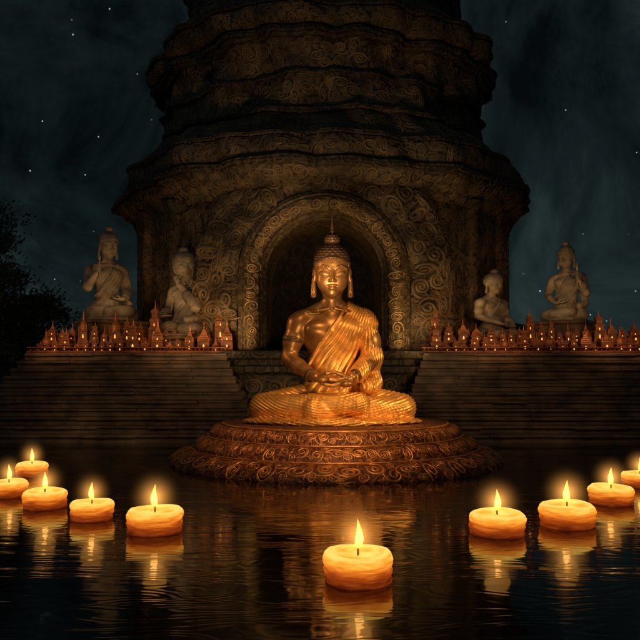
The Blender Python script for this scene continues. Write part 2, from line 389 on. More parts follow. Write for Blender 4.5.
    A.cap((39.5,-2,60),(40.5,-4,38),7.0,8.0,6); A.cap((42,-6,40),(34,-26,34),7,7,5)
    ph=fan*32*pleat+(X*.35+Y*.55)*pleat+1.0*np.sin(Z*.07)+.5*np.sin(Z*.15+Y*.1)
    am=.75+.2*np.sin(Z*.11+Y*.13)
    A.v=A.v+fold(ph,1.0,.75)*am
    R1.v=np.minimum(R1.v,A.v)
    # lap: thighs, crossed shins, cloth skirt
    Lp=Vol(xs,ys,zs)
    for s in(-1,1): Lp.cap((s*20,3,21),(s*kx,-21,15.0),17.5,13.5,4)
    Lp.cap((kx,-25,13.5),(-18,-45,14),13.0,11,2.5)
    Lp.cap((-kx,-25,14),(24,-50,20),13.0,10.5,1.5)
    Lp.ell((0,-18,16),(38,26,14),5)
    Lp.ell((0,-26,2.5),(86*kf,37,5.5),3)
    Lp.ell((2,-58,2.5),(30,8,5),3)
    wv=1.6*np.sin(X*.045+1+Y*.02)+.8*np.sin(X*.10-Y*.09)+.35*np.sin(X*.21+Y*.1)
    r=np.sqrt((X*.55)**2+(Z-62)**2)
    ph=(r*1.3+.03*np.abs(X)+wv)*pleat
    am=(.66+.16*np.sin(X*.13+Z*.17)+.12*np.sin(X*.29-Y*.21))
    Lp.v=Lp.v+fold(ph,.9,.8)*am
    R1.v=np.minimum(R1.v,Lp.v)
    R1.v=np.maximum(R1.v,-Z+0*X+0*Y)
    R1.ell((1,-45,50),(22,11,9.0),1.0,True)
    R1.mesh('robe',Mr,root,scale)
    # ---- hair
    H=Vol(axis(-24,24,fst),axis(-28,26,fst),axis(126,212,fst))
    H.ell(T((0,.5,157)),(18.4,20.8,21.0),2)
    X,Y,Z=H.full()
    a=math.radians(-9); yy=(Y+1)*math.cos(a)-(Z-128)*math.sin(a); zz=128+(Y+1)*math.sin(a)+(Z-128)*math.cos(a)
    hl=163.5-.018*X**2 - np.clip(yy+11,0,60)*1.5
    H.v=np.maximum(H.v,(hl-zz)*.7)
    u=T((0,1,180)); H.ell(u,(7.8,7.8,7.0),1.6)
    if hair_style=='spire':
        H.cap((u[0],u[1],u[2]+5),(u[0],u[1],204),2.6,.7,1.6)
        H.ell((u[0],u[1],u[2]+8),(3.2,3.2,1.3),.8)
    if hair_style!='bald':
        th=np.arctan2(Y,X+.001); ph=zz*1.25
        H.v=H.v-.75*np.abs(np.sin(ph))*np.abs(np.sin(th*13+np.floor(ph/math.pi)*1.57))*(Z<186)+.3
        for i in range(16):
            a0=-math.pi*(.06+.88*i/16); a1=-math.pi*(.06+.88*(i+1)/16)
            f=lambda a_:T((18.0*math.cos(a_),19.8*math.sin(a_)+.5,163.2-3.2*abs(math.cos(a_))**2*2))
            H.cap(f(a0),f(a1),1.1,1.1,.5)
    H.mesh('hair',Mh,root,scale)

# ------------------------------------------------------------------ BUDDHA
SC=16/700
bc=W(332,422,16)
buddha=empty('buddha_statue','golden bronze seated buddha statue meditating on carved round pedestal','statue',(bc.x,16,.83))
figure(buddha,'meditate',SC,.85,.45,(M_body,M_robe,M_hair))
def torus(name,c,R,r,nrm,mat,parent,scale,n=40,m=10,bead=0,hr=1):
    nrm=Vector(nrm).normalized(); q=nrm.to_track_quat('Z','Y'); v=[];f=[]
    for i in range(n):
        a=6.2832*i/n; rr=r*(1+bead*(i%2))
        for j in range(m):
            b_=6.2832*j/m; p=q@Vector(((R+rr*math.cos(b_))*math.cos(a),(R+rr*math.cos(b_))*math.sin(a),rr*hr*math.sin(b_)))
            v.append((p+Vector(c))*scale)
    for i in range(n):
        for j in range(m): f.append((i*m+j,((i+1)%n)*m+j,((i+1)%n)*m+(j+1)%m,i*m+(j+1)%m))
    return mesh_obj(name,v,f,mat,parent,True)
torus('bracelet',(-20.6,-34.5,45.8),5.9,.8,(27,-36,-19),M_hair,buddha,SC,bead=.3,hr=2.2)
torus('bracelet',(21.4,-36,45.8),5.9,.8,(-27,-36,-19),M_hair,buddha,SC,bead=.3,hr=2.0)
torus('armlet',(-39,-2,81),9.4,1.0,(3.5,1,17),M_hair,buddha,SC,bead=.25,hr=2.6)

# ------------------------------------------------------------------ PEDESTAL
px0=W(335,0,16).x
ped=empty('carved_pedestal','low round red bronze pedestal covered in scroll carving in water','pedestal',(0,0,0))
def pw_(a,z): return .014*np.sin(19*a+6*z)+.010*np.sin(31*a-9*z)+.02*np.sin(7*a+1)
T1=[(3.74,-.03),(3.74,.04),(3.67,.13),(3.52,.21),(3.36,.265),(3.24,.29)]
T2=[(3.22,.30),(3.19,.37),(3.09,.46),(2.98,.53),(2.89,.56)]
T3=[(2.87,.57),(2.84,.64),(2.77,.72),(2.67,.78),(2.56,.80)]
prof=[(3.60,-.35)]+T1+T2+T3+[(2.50,.83),(0.3,.832),(.01,.832)]
mb=MB(); mb.lathe(prof,260,(px0,16,0),0,lambda a,z:pw_(a,z) if z<.80 else 0); mb.obj('plinth_drum',M_ped,ped,True)
for nm_,T_,R_,sd_ in(('lower_scroll_carving',T1,3.6,5),('middle_scroll_carving',T2,3.2,6),('upper_scroll_carving',T3,2.85,7)):
    f,Ls=lathe_map(T_,px0,16,-math.pi*1.02,R_,lambda a,z:pw_(a,z)*(z<.80))
    scroll_relief(nm_,pack(R_*math.pi*1.04,Ls,Ls*.36,.016,22000,None,sd_,.82),f,M_prelief,ped,2.2,36,.105,sd_,.6,.45,.6)
mb=MB()
for R,z,r in((3.235,.294,.016),(2.88,.565,.016),(2.545,.812,.022)):
    mb.lathe([(R-r,z-r),(R+r*.6,z-r*.8),(R+r,z),(R+r*.6,z+r*.8),(R-r,z+r)],260,(px0,16,0),0,(lambda a,z:pw_(a,z)) if z<.8 else None)
mb.obj('rim_moulding',M_prelief,ped,True)

# ------------------------------------------------------------------ TEMPLE
TX,TY=.12,29.0
temple=empty('temple','huge dark carved stone round temple tower with arched niche','temple',(0,0,0))
def warp(a,z): return (.28*(np.abs(np.sin(8*a+.6*np.sin(z*.8)))**.7-.6)+.07*np.sin(29*a+z*2.3)+.14*np.sin(5*a+1.3*z)+.10*np.sin(11*a-2.1*z))*np.clip((z-7.2)/1.2,0,1)
mb=MB()
prof=[(9.2,-.5),(9.2,.15),(9.05,.15),(9.05,.45),(8.92,.45),(8.92,.8),(8.8,.8),(8.8,1.15),(8.7,1.2),(8.62,1.5),(8.7,1.85),(8.85,1.95),(8.85,2.1),(8.6,2.15),(8.6,2.3),(8.72,2.35),(8.72,2.55),(8.3,2.6),(7.2,2.6)]
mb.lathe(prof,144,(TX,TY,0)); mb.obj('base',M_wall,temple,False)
zsp=4.86; ri=1.76
n=256; zs=np.concatenate([np.linspace(2.6,6.8,8),np.linspace(7.2,7.8,2)]); v=[];fc=[]
R0=7.2
for i in range(n):
    a=2*math.pi*i/n
    for z in zs: v.append((TX+R0*math.cos(a),TY+R0*math.sin(a),z))
m=len(zs)
for i in range(n):
    a=2*math.pi*(i+.5)/n; x=R0*math.cos(a); y=R0*math.sin(a)
    for j in range(m-1):
        if y<0 and abs(x)<1.9 and zs[j+1]<6.81: continue
        i2=(i+1)%n; fc.append((i*m+j,i2*m+j,i2*m+j+1,i*m+j+1))
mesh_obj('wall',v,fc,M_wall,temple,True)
def refine(prof,k=4):
    o=[]
    for i in range(len(prof)-1):
        for t in range(k): o.append((prof[i][0]+(prof[i+1][0]-prof[i][0])*t/k,prof[i][1]+(prof[i+1][1]-prof[i][1])*t/k))
    return o+[prof[-1]]
def tier(name,prof,mat,rmax,rmin,tries,seed,uref):
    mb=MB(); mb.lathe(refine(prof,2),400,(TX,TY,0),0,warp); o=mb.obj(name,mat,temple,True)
    if rmax:
        f,Ls=lathe_map(prof,TX,TY,-math.pi,uref,warp)
        s_=scroll_relief(name+'_scroll_carving',pack(uref*math.pi,Ls,rmax,rmin,tries,None,seed,.80),f,M_relief,o,2.2,28,.135,seed,.8,.6)
def ledge(name,R,z,h):
    mb=MB(); mb.lathe([(R-.30,z-h),(R-.10,z-h),(R-.06,z-h*.6),(R-.1,z-h*.4),(R+.03,z-h*.15),(R+.06,z+h*.35),(R+.02,z+h*.5),(R-.3,z+h*.6)],400,(TX,TY,0),0,warp)
    r_=random.Random(int(z*100)); a=math.pi
    while a<2*math.pi:
        w_=r_.uniform(.012,.022); hh=h*r_.uniform(.6,1.0); R_=R+.05
        def P(t,dr,dz):
            aa=a+w_*t; rr=R_+dr+float(warp(aa,z)); return (TX+rr*math.cos(aa),TY+rr*math.sin(aa),z+dz)
        pts=[P(0,0,0),P(1,0,0),P(1,.02,-hh*.5),P(.5,.04,-hh),P(0,.02,-hh*.5),P(.5,.07,-hh*.35)]
        mb.add(pts,[(0,1,5),(1,2,5),(2,3,5),(3,4,5),(4,0,5)]); a+=w_*1.02
    mb.obj(name,M_wall,temple,True)
tier('lower_eave',[(7.15,7.4),(7.35,7.7),(7.7,7.92),(7.95,8.2)],M_wall,.22,.04,10000,51,8)
ledge('lower_ledge',8.10,8.33,.16)
tier('cornice',[(7.9,8.45),(7.95,8.8),(7.85,9.15)],M_wall,.22,.04,10000,55,7.9)
ledge('middle_ledge',7.82,9.25,.13)
tier('sloping_roof',[(7.5,9.4),(7.2,9.75),(6.8,10.1),(6.55,10.35)],M_wall,.28,.04,10000,56,7.2)
ledge('roof_ledge',6.62,10.42,.14)
tier('upper_wall',[(6.38,10.55),(6.22,10.9),(6.15,11.6)],M_wall,.26,.04,12000,52,6.2)
ledge('wall_band',6.25,11.68,.09)
tier('frieze_wall',[(6.12,11.78),(6.12,12.4),(6.25,12.8)],M_wall,.26,.04,10000,58,6.2)
ledge('upper_ledge',6.6,12.95,.16)
tier('upper_cornice',[(6.5,13.1),(6.8,13.3),(6.85,13.65)],M_wall,.2,.04,8000,53,6.7)
ledge('upper_rim',6.85,13.78,.14)
tier('upper_roof',[(6.6,13.9),(6.3,14.25),(5.7,14.7)],M_wall,.25,.04,7000,57,6.2)
tier('top_wall',[(5.7,14.7),(5.4,15.2),(5.2,16.4),(5.3,17.4),(5.8,17.7),(5.9,18.2),(5.2,18.8),(4.6,20),(3.2,22),(1.2,23.5),(.05,25)],M_wall,.3,.06,7000,54,5.3)
def mk(u,v,r):
    a=-math.pi+u/7.2; x=7.2*math.cos(a); z=2.6+v
    return not((abs(x)<2.35+r*.8 and z<zsp) or (math.hypot(x,z-zsp)<2.4+r*.8))
f,Ls=lathe_map([(7.2,2.6),(7.2,7.5)],TX,TY,-math.pi,7.2)
scroll_relief('wall_scroll_carving',pack(7.2*math.pi,Ls,.30,.035,28000,mk,11,.80),f,M_relief,temple,2.3,30,.13,11,.9,.6,.5)
f,Ls=lathe_map([(8.7,1.2),(8.62,1.5),(8.7,1.85)],TX,TY,-math.pi,8.6)
scroll_relief('base_scroll_carving',pack(8.6*math.pi,Ls,.3,.06,6000,None,14,.82),f,M_relief,temple,2.2,30,.14,14)
def column(x,y,r,z0,z1,seed):
    mb=MB(); H=z1-z0
    mb.lathe([(r*1.5,0),(r*1.5,.14),(r*1.35,.18),(r*1.42,.28),(r*1.1,.36),(r,.45),(r*.97,H*.5),(r*.92,H-.55),(r*1.1,H-.5),(r*1.0,H-.42),(r*1.2,H-.3),(r*1.55,H-.14),(r*1.75,H)],28,(x,y,z0))
    ob=mb.obj('pilaster',M_wall,temple,True)
    f,Ls=lathe_map([(r,z0+.5),(r*.97,z0+H*.5),(r*.92,z1-.6)],x,y,-math.pi,r)
    s=scroll_relief('pilaster_carving',pack(r*math.pi,Ls,r*.5,r*.14,2500,None,seed,.85),f,M_relief,temple,2.0,26,.14,seed)
    s.parent=ob
for i,a in enumerate((-44,44,-62,62,-76,76,-90,90)):
    t=math.radians(-90+a); column(TX+7.2*math.cos(t),TY+7.2*math.sin(t),.26,2.6,7.7,40+i)
# portal arch
path=[]
for z in np.linspace(2.6,zsp,14)[:-1]: path.append((ri,z,1,0))
for t in np.linspace(0,math.pi,61): path.append((ri*math.cos(t),zsp+ri*math.sin(t),math.cos(t),math.sin(t)))
for z in np.linspace(zsp,2.6,14)[1:]: path.append((-ri,z,-1,0))
cs=[(0,24.2),(0,21.62),(.03,21.55),(.07,21.52),(.09,21.56),(.11,21.46),(.14,21.42),(.17,21.44),(.19,21.30),(.22,21.22),(.35,21.14),(.50,21.12),(.63,21.18),(.68,21.3),(.71,21.26),(.76,21.26),(.79,21.38),(.84,21.36),(.9,21.5),(.95,22.8)]
v=[];fc=[];m=len(cs)
for k_,(x,z,nx,nz_) in enumerate(path):
    for q_,(o,y) in enumerate(cs): v.append((TX+x+nx*o,y,z+nz_*o))
for i in range(len(path)-1):
    for j in range(m-1): fc.append((i*m+j,i*m+j+1,(i+1)*m+j+1,(i+1)*m+j))
arch=mesh_obj('arch_frame',v,fc,M_arch,temple,True)
leg=zsp-2.6; rad=ri+.43; tot=2*leg+math.pi*rad
cso=np.array([c[0] for c in cs[8:14]]); csy=np.array([c[1] for c in cs[8:14]])
def archmap(u,v_):
    t=np.clip((u-leg)/rad,0,math.pi); nx=np.cos(t); nz_=np.sin(t); o=.19+v_; off=ri+o
    z=np.where(u<leg,2.6+u,np.where(u>tot-leg,2.6+(tot-u),zsp+nz_*off)); x=nx*off
    P=np.stack([TX+x,np.interp(o,cso,csy),z],-1); Nn=np.zeros_like(P); Nn[...,1]=-1
    return P,Nn
s_=scroll_relief('arch_scroll_carving',pack(tot,.50,.20,.022,20000,None,21,.80),archmap,M_arelief,temple,2.1,34,.13,21,.6,.5)
s_.parent=arch
def shmap(u,v_):
    rad2=ri+1.5; tot2=2*leg+math.pi*rad2
    t=np.clip((u-leg)/rad2,0,math.pi); nx=np.cos(t); nz_=np.sin(t); off=ri+.90+v_
    z=np.where(u<leg,2.6+u,np.where(u>tot2-leg,2.6+(tot2-u),zsp+nz_*off)); x=nx*off
    y=21.5+.75*(np.clip(v_,0,2)/1.5)**1.4+.10*np.sin(3.1*u+2*v_)+.07*np.sin(5.3*u-4*v_)-.1*np.exp(-((v_-.5)/.3)**2)
    return np.stack([TX+x,y,z],-1)
tot2=2*leg+math.pi*(ri+1.5)
uu=np.linspace(0,tot2,160); vv_=np.linspace(0,1.5,22)
U,V_=np.meshgrid(uu,vv_,indexing='ij'); P=shmap(U,V_).reshape(-1,3)
idx=np.arange(160*22).reshape(160,22); F=np.stack([idx[:-1,:-1],idx[:-1,1:],idx[1:,1:],idx[1:,:-1]],-1).reshape(-1,4)
su=mesh_obj('arch_surround',P,F,M_wall,temple,True)
def shm2(u,v_):
    P=shmap(u,v_); Nn=np.zeros_like(P); Nn[...,1]=-1; P[...,1]-=.01; return P,Nn
s_=scroll_relief('surround_scroll_carving',pack(tot2,1.44,.34,.03,24000,None,22,.80),shm2,M_relief,temple,2.4,36,.14,22,.9,.6,.5)
s_.parent=su
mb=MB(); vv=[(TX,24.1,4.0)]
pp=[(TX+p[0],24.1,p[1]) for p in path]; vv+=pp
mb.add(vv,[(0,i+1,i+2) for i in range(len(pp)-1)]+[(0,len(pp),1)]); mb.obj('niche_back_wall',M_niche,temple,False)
mb=MB(); mb.box((TX,22.6,2.55),(3.5,3.2,.12)); mb.obj('niche_floor',M_step,temple)
def nm(u,v_):
    P=np.stack([TX-1.75+u,np.full_like(u,24.09),2.7+v_],-1); Nn=np.zeros_like(P); Nn[...,1]=-1; return P,Nn
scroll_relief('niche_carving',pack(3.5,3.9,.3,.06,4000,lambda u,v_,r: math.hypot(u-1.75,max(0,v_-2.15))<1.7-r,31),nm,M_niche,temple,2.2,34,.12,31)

# ------------------------------------------------------------------ STEPPED PLATFORMS
def platform(side,xin,xout,label):
    root=empty('stepped_platform',label,'stepped platform',(0,0,0))
    r_=random.Random(9+side)
    mb=MB(); nst=11; h=2.5/nst
    for i in range(nst):
        k=nst-1-i
        z0=i*h-(.3 if i==0 else 0); z1=(i+1)*h
        yf=20.75-.16*k+r_.uniform(-.025,.025); a=xin - side*.10*k; o=xout+side*.14*k
        x0,x1=sorted((a,o)); 
        mb.box(((x0+x1)/2,(yf+27)/2,(z0+z1)/2),(x1-x0,27-yf,z1-z0),.02)
        x=x0
        while x<x1-.1:
            wd=min(r_.uniform(.6,1.7),x1-x)
            mb.box((x+wd/2,yf-.01+r_.uniform(-.035,.02),z1-.04+r_.uniform(-.02,.008)),(wd-.015,.12,.065+r_.uniform(-.015,.015)),.015); x+=wd
    mb.obj('steps',M_step,root)
    x0,x1=sorted((xin,xout)); L_=x1-x0
    mb=MB(); mb.box(((x0+x1)/2,21.72,2.66),(L_-.1,.42,.32),.02); mb.obj('shrine_ledge',M_mini,root)
    mb=MB()
    mb.box(((x0+x1)/2,20.98,2.54),(L_,.24,.08),.02); mb.box(((x0+x1)/2,20.98,2.67),(L_,.18,.04),.012)
    nb=int(L_/.13)
    for i in range(nb):
        x=x0+.08+(L_-.16)*i/(nb-1)
        mb.lathe([(.02,0),(.034,.02),(.018,.04),(.03,.06),(.02,.08)],8,(x,20.98,2.575))
    mb.obj('balustrade',M_mini,root,False)
    return root
platform(-1,-2.75,-8.75,'dark stone stepped platform with balustrade rising from water')
platform(1,3.05,10.6,'dark stone stepped platform with balustrade rising from water')

# ------------------------------------------------------------------ MINIATURE SHRINES
def shrine_proto(kind):
    root=empty('miniature_shrine','small dark red tiered shrine with glowing openings on parapet','shrine',(0,0,0),'miniature shrines along the platform edge')
    mb=MB(); w=.20; q4=math.pi/4
    mb.box((0,0,.03),(2*w+.1,2*w+.1,.06),.01); mb.box((0,0,.09),(2*w+.04,2*w+.04,.06),.01)
    mb.box((0,0,.24),(2*w-.04,2*w-.04,.24),.01)
    for i in(-1,1):
        for j in(-1,1): mb.lathe([(.03,0),(.03,.22),(.04,.24)],8,(i*w*.92,j*w*.92,.12))
    if kind in(2,3): mb.box((0,0,.46),(2*w-.1,2*w-.1,.18),.01)
    if kind==3: mb.box((0,0,.68),(2*w-.18,2*w-.18,.14),.01)
    mb.obj('wall',M_mini,root)
    z=.36
    mb=MB()
    if kind==0:
        for i in range(5):
            s=w*(1.15-.2*i); mb.lathe([(s*1.42,0),(s*1.35,.03),(s*1.1,.07),(.001,.075)],4,(0,0,z+i*.07),q4)
        mb.lathe([(.05,0),(.055,.04),(.03,.07),(.035,.1),(.018,.14),(.02,.2),(.003,.32)],8,(0,0,z+.33))
        for i in(-1,1):
            for j in(-1,1): mb.lathe([(.03,0),(.035,.03),(.018,.06),(.003,.2)],6,(i*w*.95,j*w*.95,z+.02))
    elif kind==1:
        mb.lathe([(w*1.15,0),(w*1.15,.03),(w*.95,.05),(w*.95,.1),(w*.85,.2),(w*.6,.29),(w*.35,.33),(w*.4,.37),(w*.28,.38),(w*.3,.43),(w*.2,.44),(w*.22,.49),(w*.14,.5),(w*.16,.55),(w*.08,.56),(.003,.72)],16,(0,0,z))
        for i in(-1,1):
            for j in(-1,1): mb.lathe([(.025,0),(.03,.03),(.015,.06),(.003,.2)],6,(i*w*.9,j*w*.9,z+.01))
    elif kind==2:
        mb.lathe([(w*1.5,0),(w*1.4,.03),(w*1.0,.09),(.001,.1)],4,(0,0,z-.01),q4)
        mb.lathe([(w*1.35,0),(w*1.2,.04),(w*.7,.12),(w*.35,.26),(w*.2,.3),(.03,.36),(.035,.4),(.003,.55)],4,(0,0,.56),q4)
        for i in(-1,1):
            for j in(-1,1): mb.lathe([(.02,0),(.03,.04),(.004,.2)],6,(i*w*.85,j*w*.85,z+.05))
    elif kind==3:
        for zz_,s in((.35,1.55),(.55,1.3),(.75,1.05)):
            mb.lathe([(w*s,0),(w*s*1.04,-.015),(w*s*.8,.05),(w*s*.5,.09),(.001,.095)],4,(0,0,zz_),q4)
        mb.lathe([(.035,0),(.04,.03),(.02,.05),(.025,.08),(.003,.22)],8,(0,0,.83))
    else:
        mb.lathe([(w*1.5,0),(w*1.5,.04),(w*1.3,.05),(.001,.055)],4,(0,0,z),q4)
        for i in range(-2,3):
            for sx_ in(-1,1):
                mb.lathe([(.025,0),(.028,.04),(.002,.10)],4,(i*.085,sx_*.19,z+.05),q4)
                if abs(i)<2: mb.lathe([(.025,0),(.028,.04),(.002,.10)],4,(sx_*.19,i*.085,z+.05),q4)
        mb.lathe([(w*.6,0),(w*.62,.04),(w*.5,.12),(w*.3,.19),(w*.12,.22),(w*.14,.26),(.003,.38)],14,(0,0,z+.05))
    mb.obj('roof',M_minig,root)
    mb=MB()
    def door(x,y,hw,z0,hh):
        prof=[(-hw,0),(hw,0),(hw,hh*.6),(hw*.6,hh*.85),(0,hh),(-hw*.6,hh*.85),(-hw,hh*.6)]
        mb.add([(x+a,y,z0+b_) for a,b_ in prof],[tuple(range(7))])
    d=w-.02+.004
    door(0,-d,.03,.16,.12)
    mb.obj('lit_opening',M_lit,root)
    if kind in(2,3):
        mb=MB(); door(0,-(w-.05+.004),.02,.42,.07); mb.obj('lit_opening',M_lit,root)
    return root
NK=5
protos=[shrine_proto(k) for k in range(NK)]
first={k:True for k in range(NK)}
PCH={k:[c for c in bpy.data.objects if c.parent==protos[k]] for k in range(NK)}
def place_shrine(k,loc,s,rz):
    p=protos[k]
    if first[k]: r=p; first[k]=False
    else:
        r=p.copy(); COL.objects.link(r)
        for c in PCH[k]:
            q=c.copy(); q.parent=r; COL.objects.link(q)
    r.location=loc; r.scale=(s[0],s[0],s[1]); r.rotation_euler=(0,0,rz)
for side,(xa,xb) in((-1,(-8.5,-2.95)),(1,(3.3,10.3))):
    for row,(yy,zz) in enumerate(((21.28,2.5),(21.72,2.82))):
        x=xa+.05*row
        while x<xb+.05:
            s=random.choice([.45,.55,.7,.85]) if row==0 else random.choice([.5,.65,.8]); wd=.5*s
            k=random.choice([0,1,2,3,3,4,4]) if row==0 else random.choice([0,1,2,3,3])
            hh=s*random.uniform(.85,1.25) if row==0 else s*random.choice([.8,1.0,1.25,1.6])
            near=abs(x-(-4.25))<.75 or abs(x-5.5)<.6
            if row==1 and near: hh=min(hh,.5)
            place_shrine(k,(x+wd/2,yy,zz),(s,hh),random.choice([0,0,.08,-.08])); x+=wd*random.uniform(1.0,1.15)

# ------------------------------------------------------------------ MONK STATUES
def monk(px,ytop,ybase,Y,rot,pose,flip,label,style='knob',bx=1.0,kx=40):
    sc=(ybase-ytop)/190*Y/700; p=W(px,ybase,Y)
    r=empty('monk_statue',label,'statue',(p.x,Y,max(2.5,p.z))); r.rotation_euler=(0,0,math.radians(rot)); 
    figure(r,pose,sc,1.35,.8,(M_monk,M_mrobe,M_monk),flip,style,False,kx,.62)
    r.scale=(bx,bx,1)
    h=p.z-2.5
    if h>.3:
        mb=MB(); w=(kx+22)*sc; y0=-24*sc
        mb.box((0,y0,-.06),(2*w,1.35*62*sc,.12),.03); mb.box((0,y0,-.12-(h-.3)/2),(1.8*w,1.2*62*sc,h-.3),.03); mb.box((0,y0,-h+.09),(2*w,1.35*62*sc,.18),.03)
        mb.obj('stone_plinth',M_step,r)
    if pose=='raise':
        s=-flip; c=Vector((s*35.5,-44,0))*sc
        mb=MB(); mb.lathe([(.001,72*sc),(1.1*sc,72*sc),(1.2*sc,112*sc),(2.2*sc,113*sc),(2.8*sc,118*sc),(.3*sc,130*sc)],8,(c.x,c.y,0)); mb.obj('staff',M_monk,r)
    return r
monk(107,225,322,24,42,'raise',1,'weathered stone seated monk statue raising a short staff beside temple')
monk(188,246,338,23.0,-42,'chin',1,'broad weathered stone monk statue with hand raised toward its chin',bx=1.32,kx=46)
monk(491,268,342,23.0,36,'meditate',1,'smaller weathered stone monk statue turned sideways behind small shrines',bx=1.25,kx=44)
monk(567,240,322,24,-36,'raise',-1,'weathered stone seated monk statue holding up a thin rod beside temple')

# ------------------------------------------------------------------ CANDLES
G='floating candles on the water'
cand=empty('floating_candle','lit round yellow wax candle floating on dark water','candle',(0,0,0),G)
prof=[(.001,-.07),(.22,-.07),(.28,-.045),(.315,-.01),(.322,.02),(.312,.045),(.326,.07),(.330,.10),(.318,.125),(.330,.15),(.336,.185),(.322,.22),(.292,.245),(.266,.245),(.248,.228),(.20,.215),(.001,.212)]
v=[];fc=[];n=64;pp=[]
for i in range(len(prof)-1):
    for t in(0,.5): pp.append((prof[i][0]*(1-t)+prof[i+1][0]*t,prof[i][1]*(1-t)+prof[i+1][1]*t))
pp.append(prof[-1]); m=len(pp)
for i in range(n):
    a=2*math.pi*i/n
    for (r,z) in pp:
        k=1+.014*math.sin(3*a+z*20)+.010*math.sin(7*a-z*35)+.007*math.sin(13*a)
        v.append((r*k*math.cos(a),r*k*math.sin(a),z+.008*math.sin(2*a+1)*(z>.04)))
for i in range(n):
    for j in range(m-1): fc.append((i*m+j,((i+1)%n)*m+j,((i+1)%n)*m+j+1,i*m+j+1))
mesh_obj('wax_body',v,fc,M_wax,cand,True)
mb=MB(); mb.lathe([(.012,.20),(.011,.26),(.008,.285),(.001,.29)],8); mb.obj('wick',M_wick,cand,True)
v=[];fc=[];n=16;rows=18
for j in range(rows):
    t=j/(rows-1); r=.044*(math.sin(math.pi*min(1,t**.6))**.95)*(1-.3*t)+.0008; z=.25*t
    for i in range(n):
        a=2*math.pi*i/n; v.append((r*math.cos(a)+.014*math.sin(t*3.5),r*math.sin(a),z))
for j in range(rows-1):
    for i in range(n): fc.append((j*n+i,j*n+(i+1)%n,(j+1)*n+(i+1)%n,(j+1)*n+i))
fl=mesh_obj('flame',v,fc,M_flame,cand,True); fl.location=(0,0,.262)
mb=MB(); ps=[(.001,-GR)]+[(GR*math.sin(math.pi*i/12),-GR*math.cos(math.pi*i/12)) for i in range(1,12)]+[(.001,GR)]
mb.lathe(ps,20); gl=mb.obj('added_bloom_halo',M_glow,cand,True); gl.location=(0,0,.37)  # emissive bloom sphere added around the flame
parts=[c for c in bpy.data.objects if c.parent==cand]
CL=[(358,580,70),(155,531,56),(92,518.5,43),(45,507,43),(9,496,36),(32,476,31),(497,533,56),(567,525,55),(611,503,44),(640,486,36)]
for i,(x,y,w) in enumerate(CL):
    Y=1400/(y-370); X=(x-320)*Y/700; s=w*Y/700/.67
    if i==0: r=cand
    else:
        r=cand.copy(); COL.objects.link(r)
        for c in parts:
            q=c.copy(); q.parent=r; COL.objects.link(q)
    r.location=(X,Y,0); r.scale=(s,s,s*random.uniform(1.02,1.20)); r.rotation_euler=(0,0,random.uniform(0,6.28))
    ld=bpy.data.lights.new('candle_light','POINT'); ld.energy=.35*s; ld.color=(1,.40,.07); ld.shadow_soft_size=.15
    lo=bpy.data.objects.new('candle_light',ld); lo.location=(X,Y,.58*s); COL.objects.link(lo)

# ------------------------------------------------------------------ SETTING
def sheet(name,pts,mat):
    ob=mesh_obj(name,pts,[(0,1,2,3)],mat,None,False); ob["kind"]="structure"; return ob
sheet('water',[(-250,-20,0),(250,-20,0),(250,60,0),(-250,60,0)],M_water)
sheet('lake_bed',[(-1500,-200,-1.5),(1500,-200,-1.5),(1500,3000,-1.5),(-1500,3000,-1.5)],M_ground)
v=[];fc=[];nx,ny=90,30
for j in range(ny):
    for i in range(nx):
        x=-300+600*i/(nx-1); y=34+260*(j/(ny-1))**1.6
        z=-.3+.6*min(1,j/2)+ (8*math.sin(x*.021+1)+6*math.sin(x*.05)+12)*max(0,(j/(ny-1)-.25))**1.2*1.6
        v.append((x,y,z))
for j in range(ny-1):
    for i in range(nx-1): fc.append((j*nx+i,j*nx+i+1,(j+1)*nx+i+1,(j+1)*nx+i))
h=mesh_obj('hills',v,fc,M_hill,None,True); h["kind"]="structure"

def tree(x,y,H,cr,seed):
    r_=random.Random(seed)
    root=empty('tree','dim leafy tree standing behind the stepped platform','tree',(x,y,0),'dark trees beside the temple')
    mb=MB()
    def limb(a,b,ra,rb,n=7):
        a=Vector(a);b=Vector(b); d=(b-a).normalized(); q=d.to_track_quat('Z','Y'); vv=[]
        for (p,r) in((a,ra),((a+b)/2+Vector((r_.uniform(-.1,.1),r_.uniform(-.1,.1),0)),(ra+rb)/2),(b,rb)):
            for i in range(n): vv.append(p+q@Vector((r*math.cos(6.283*i/n),r*math.sin(6.283*i/n),0)))
        mb.add(vv,[(k*n+i,k*n+(i+1)%n,(k+1)*n+(i+1)%n,(k+1)*n+i) for k in(0,1) for i in range(n)])
    limb((0,0,-.2),(.2,0,H*.45),.38,.26); limb((.2,0,H*.45),(0,.1,H*.8),.26,.08)
    cl=[]
    for i in range(26):
        a=r_.uniform(0,6.28); z=H*r_.uniform(.28,.95); R=cr*r_.uniform(.3,1)*(1.15-abs(z/H-.6)*1.2)
        t=Vector((R*math.cos(a),R*math.sin(a),z)); limb((.15,0,z*.72),t,.1,.03,5); cl.append(t)
    mb.obj('trunk',M_bark,root,True)
    V=[];F=[]
    for t in cl:
        rad=r_.uniform(.6,1.2)
        for k in range(420):
            d=Vector((r_.gauss(0,1),r_.gauss(0,1),r_.gauss(0,.7)))*rad*.5; c=t+d
            n1=Vector((r_.gauss(0,1),r_.gauss(0,1),r_.gauss(0,1))).normalized(); n2=n1.orthogonal().normalized(); n3=n1.cross(n2); s=r_.uniform(.04,.085)
            o=len(V); V+=[c-n2*s*1.6,c+n3*s*.7,c+n2*s*1.6,c-n3*s*.7]; F.append((o,o+1,o+2,o+3))
    mesh_obj('crown',V,np.array(F),M_leaf,root,False)
